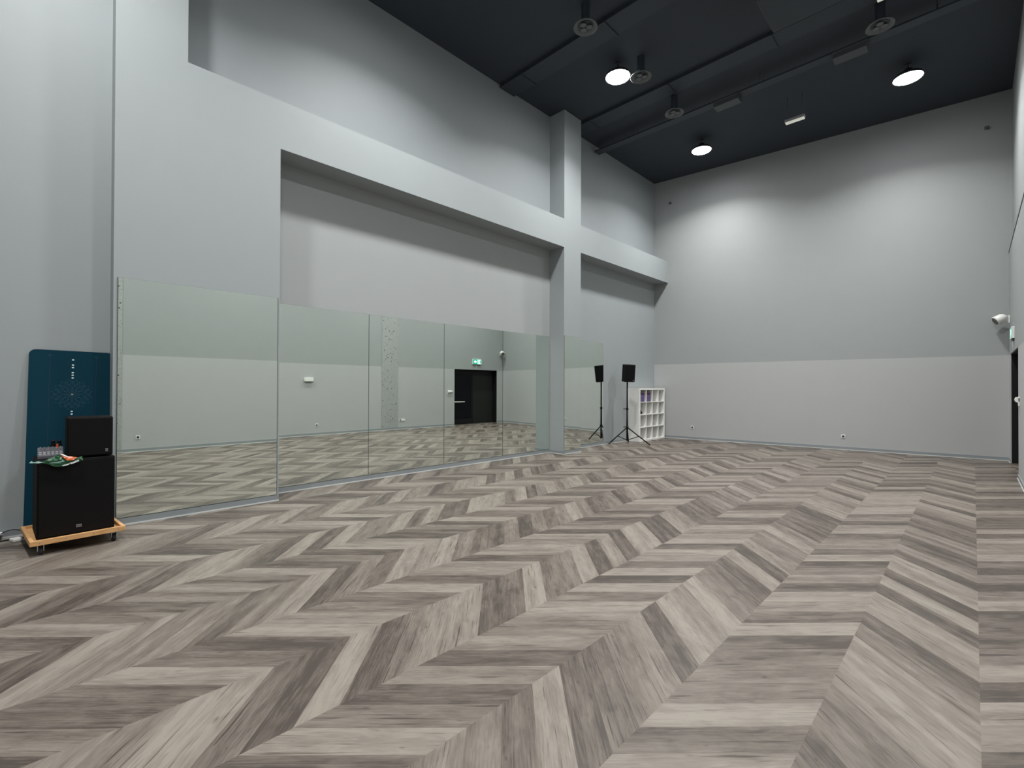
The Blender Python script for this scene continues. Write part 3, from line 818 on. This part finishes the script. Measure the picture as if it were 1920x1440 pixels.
# papers and wrappers heaped on the front edge of the subwoofer: crumpled sheets with thickness, slumped over the edge
def crumple(name, mt, pts, lay, label, cat, seed, amp=.010, back=.55, group=None):
    """pts: outline as (y, z) seen from the room; the heap leans back above the edge and hangs in front below it"""
    rng = random.Random(seed); bm = B()
    vs_ = [bm.verts.new((0, y, z)) for y, z in pts]
    bm.faces.new(vs_)
    bmesh.ops.triangulate(bm, faces=bm.faces[:])
    for _ in range(3):
        long_e = [e for e in bm.edges if e.calc_length() > .026]
        if long_e: bmesh.ops.subdivide_edges(bm, edges=long_e, cuts=1, use_grid_fill=False)
        bmesh.ops.triangulate(bm, faces=bm.faces[:])
    for v in bm.verts:
        h = v.co.z - ZS
        xx = -5.962 - lay * -.004 + (-back * h if h > 0 else 0)
        v.co.x = xx + rng.uniform(-amp, amp) * (1 if h > 0 else .4)
    o = obj(name, bm, mt)
    md = o.modifiers.new('solid', 'SOLIDIFY'); md.thickness = .0015; md.offset = 0
    return tag(o, label, cat, group)
crumple('snack_wrapper', 'paper_green', [(.074, .811), (.093, .826), (.14, .848), (.184, .870), (.203, .862), (.223, .829), (.253, .809), (.288, .812), (.314, .833), (.344, .840), (.349, .802), (.319, .794), (.268, .776), (.209, .759), (.16, .765), (.117, .79)], 0, 'crumpled dark green wrapper slumped over the front edge of the subwoofer', 'wrapper', 3)
crumple('orange_wrapper', 'paper_orange', [(.201, .864), (.253, .848), (.281, .842), (.311, .835), (.281, .812), (.241, .812), (.218, .84)], 2.5, 'bright orange wrapper tucked into the green one', 'wrapper', 4, amp=.006)
crumple('white_leaflet', 'paper_white', [(.256, .788), (.32, .815), (.32, .799), (.268, .778)], 4.5, 'crumpled white leaflet at the lower right of the green wrapper', 'paper', 5, amp=.003)
crumple('foil_strip', 'foil_teal', [(-.005, .817), (.011, .832), (.022, .82), (.055, .825), (.09, .811), (.046, .808)], 1.5, 'pale silvery foil strip sticking out left of the green wrapper', 'foil', 6, amp=.003)
crumple('white_ribbon', 'paper_white', [(.193, .876), (.213, .871), (.25, .848), (.24, .843)], 5, 'thin white paper strip along the top of the orange wrapper', 'paper', 7, amp=.002)
crumple('pale_strip', 'foil_teal', [(.12, .802), (.136, .806), (.218, .814), (.223, .810), (.179, .796)], 4, 'pale creased strip lying across the middle of the green wrapper', 'foil', 8, amp=.002)
crumple('white_label', 'paper_white', [(.205, .772), (.214, .775), (.258, .787), (.253, .774), (.214, .765)], 4.5, 'small white label at the lowest edge of the green wrapper', 'paper', 9, amp=.002)

# ------------------------------------------------------------------ cables on the floor by the left wall
t = thing('power_strip', 'black power strip on the floor by the left wall', 'power strip', (-6.76, -.33, 0.0), rad(4))
bm = B(); box(bm, -.03, .03, -.26, .14, 0.0, .045); obj('body', bm, 'dark_plastic', t, bevel=.006)
bm = B(); box(bm, -.02, .02, .10, .15, .0445, .07); q = obj('white_plug', bm, 'white_plastic', t, bevel=.006); q['label'] = 'white plug'
def cable(name, pts, r, mt, label):
    cu = bpy.data.curves.new(name, 'CURVE'); cu.dimensions = '3D'; cu.bevel_depth = r; cu.bevel_resolution = 3; cu.resolution_u = 8
    sp = cu.splines.new('NURBS'); sp.points.add(len(pts) - 1); sp.use_endpoint_u = True; sp.order_u = 4
    for q, p in zip(sp.points, pts): q.co = (*p, 1)
    cu.materials.append(M[mt])
    tmp = bpy.data.objects.new('tmp', cu); COL.objects.link(tmp)
    dg = bpy.context.evaluated_depsgraph_get()
    me = bpy.data.meshes.new_from_object(tmp.evaluated_get(dg))
    bpy.data.objects.remove(tmp)
    o = bpy.data.objects.new(name, me); COL.objects.link(o)
    tag(o, label, 'cable')
    return o
cable('power_cable', [(-6.76, -.20, .052), (-6.72, -.16, .085), (-6.70, -.12, .10), (-6.68, -.06, .09), (-6.62, .0, .03), (-6.55, .05, .008), (-6.40, .12, .006), (-6.30, .25, .006)], .004, 'stand_black', 'thin black cable looping from the white plug to the dolly')
cable('black_cord', [(-6.70, -.50, .008), (-6.68, -.30, .008), (-6.66, -.15, .007), (-6.69, -.06, .008), (-6.685, .05, .008), (-6.60, .2, .007)], .0065, 'stand_black', 'thicker black cord lying along the floor by the left wall')
bm = B(); box(bm, -.05, .05, -.035, .035, 0, .03)
o = obj('power_adapter', bm, 'white_plastic', bevel=.008); o.location = (-6.60, -.085, 0); o.rotation_euler = (0, 0, rad(20))
tag(o, 'pale power adapter on the floor just left of the dolly', 'adapter')
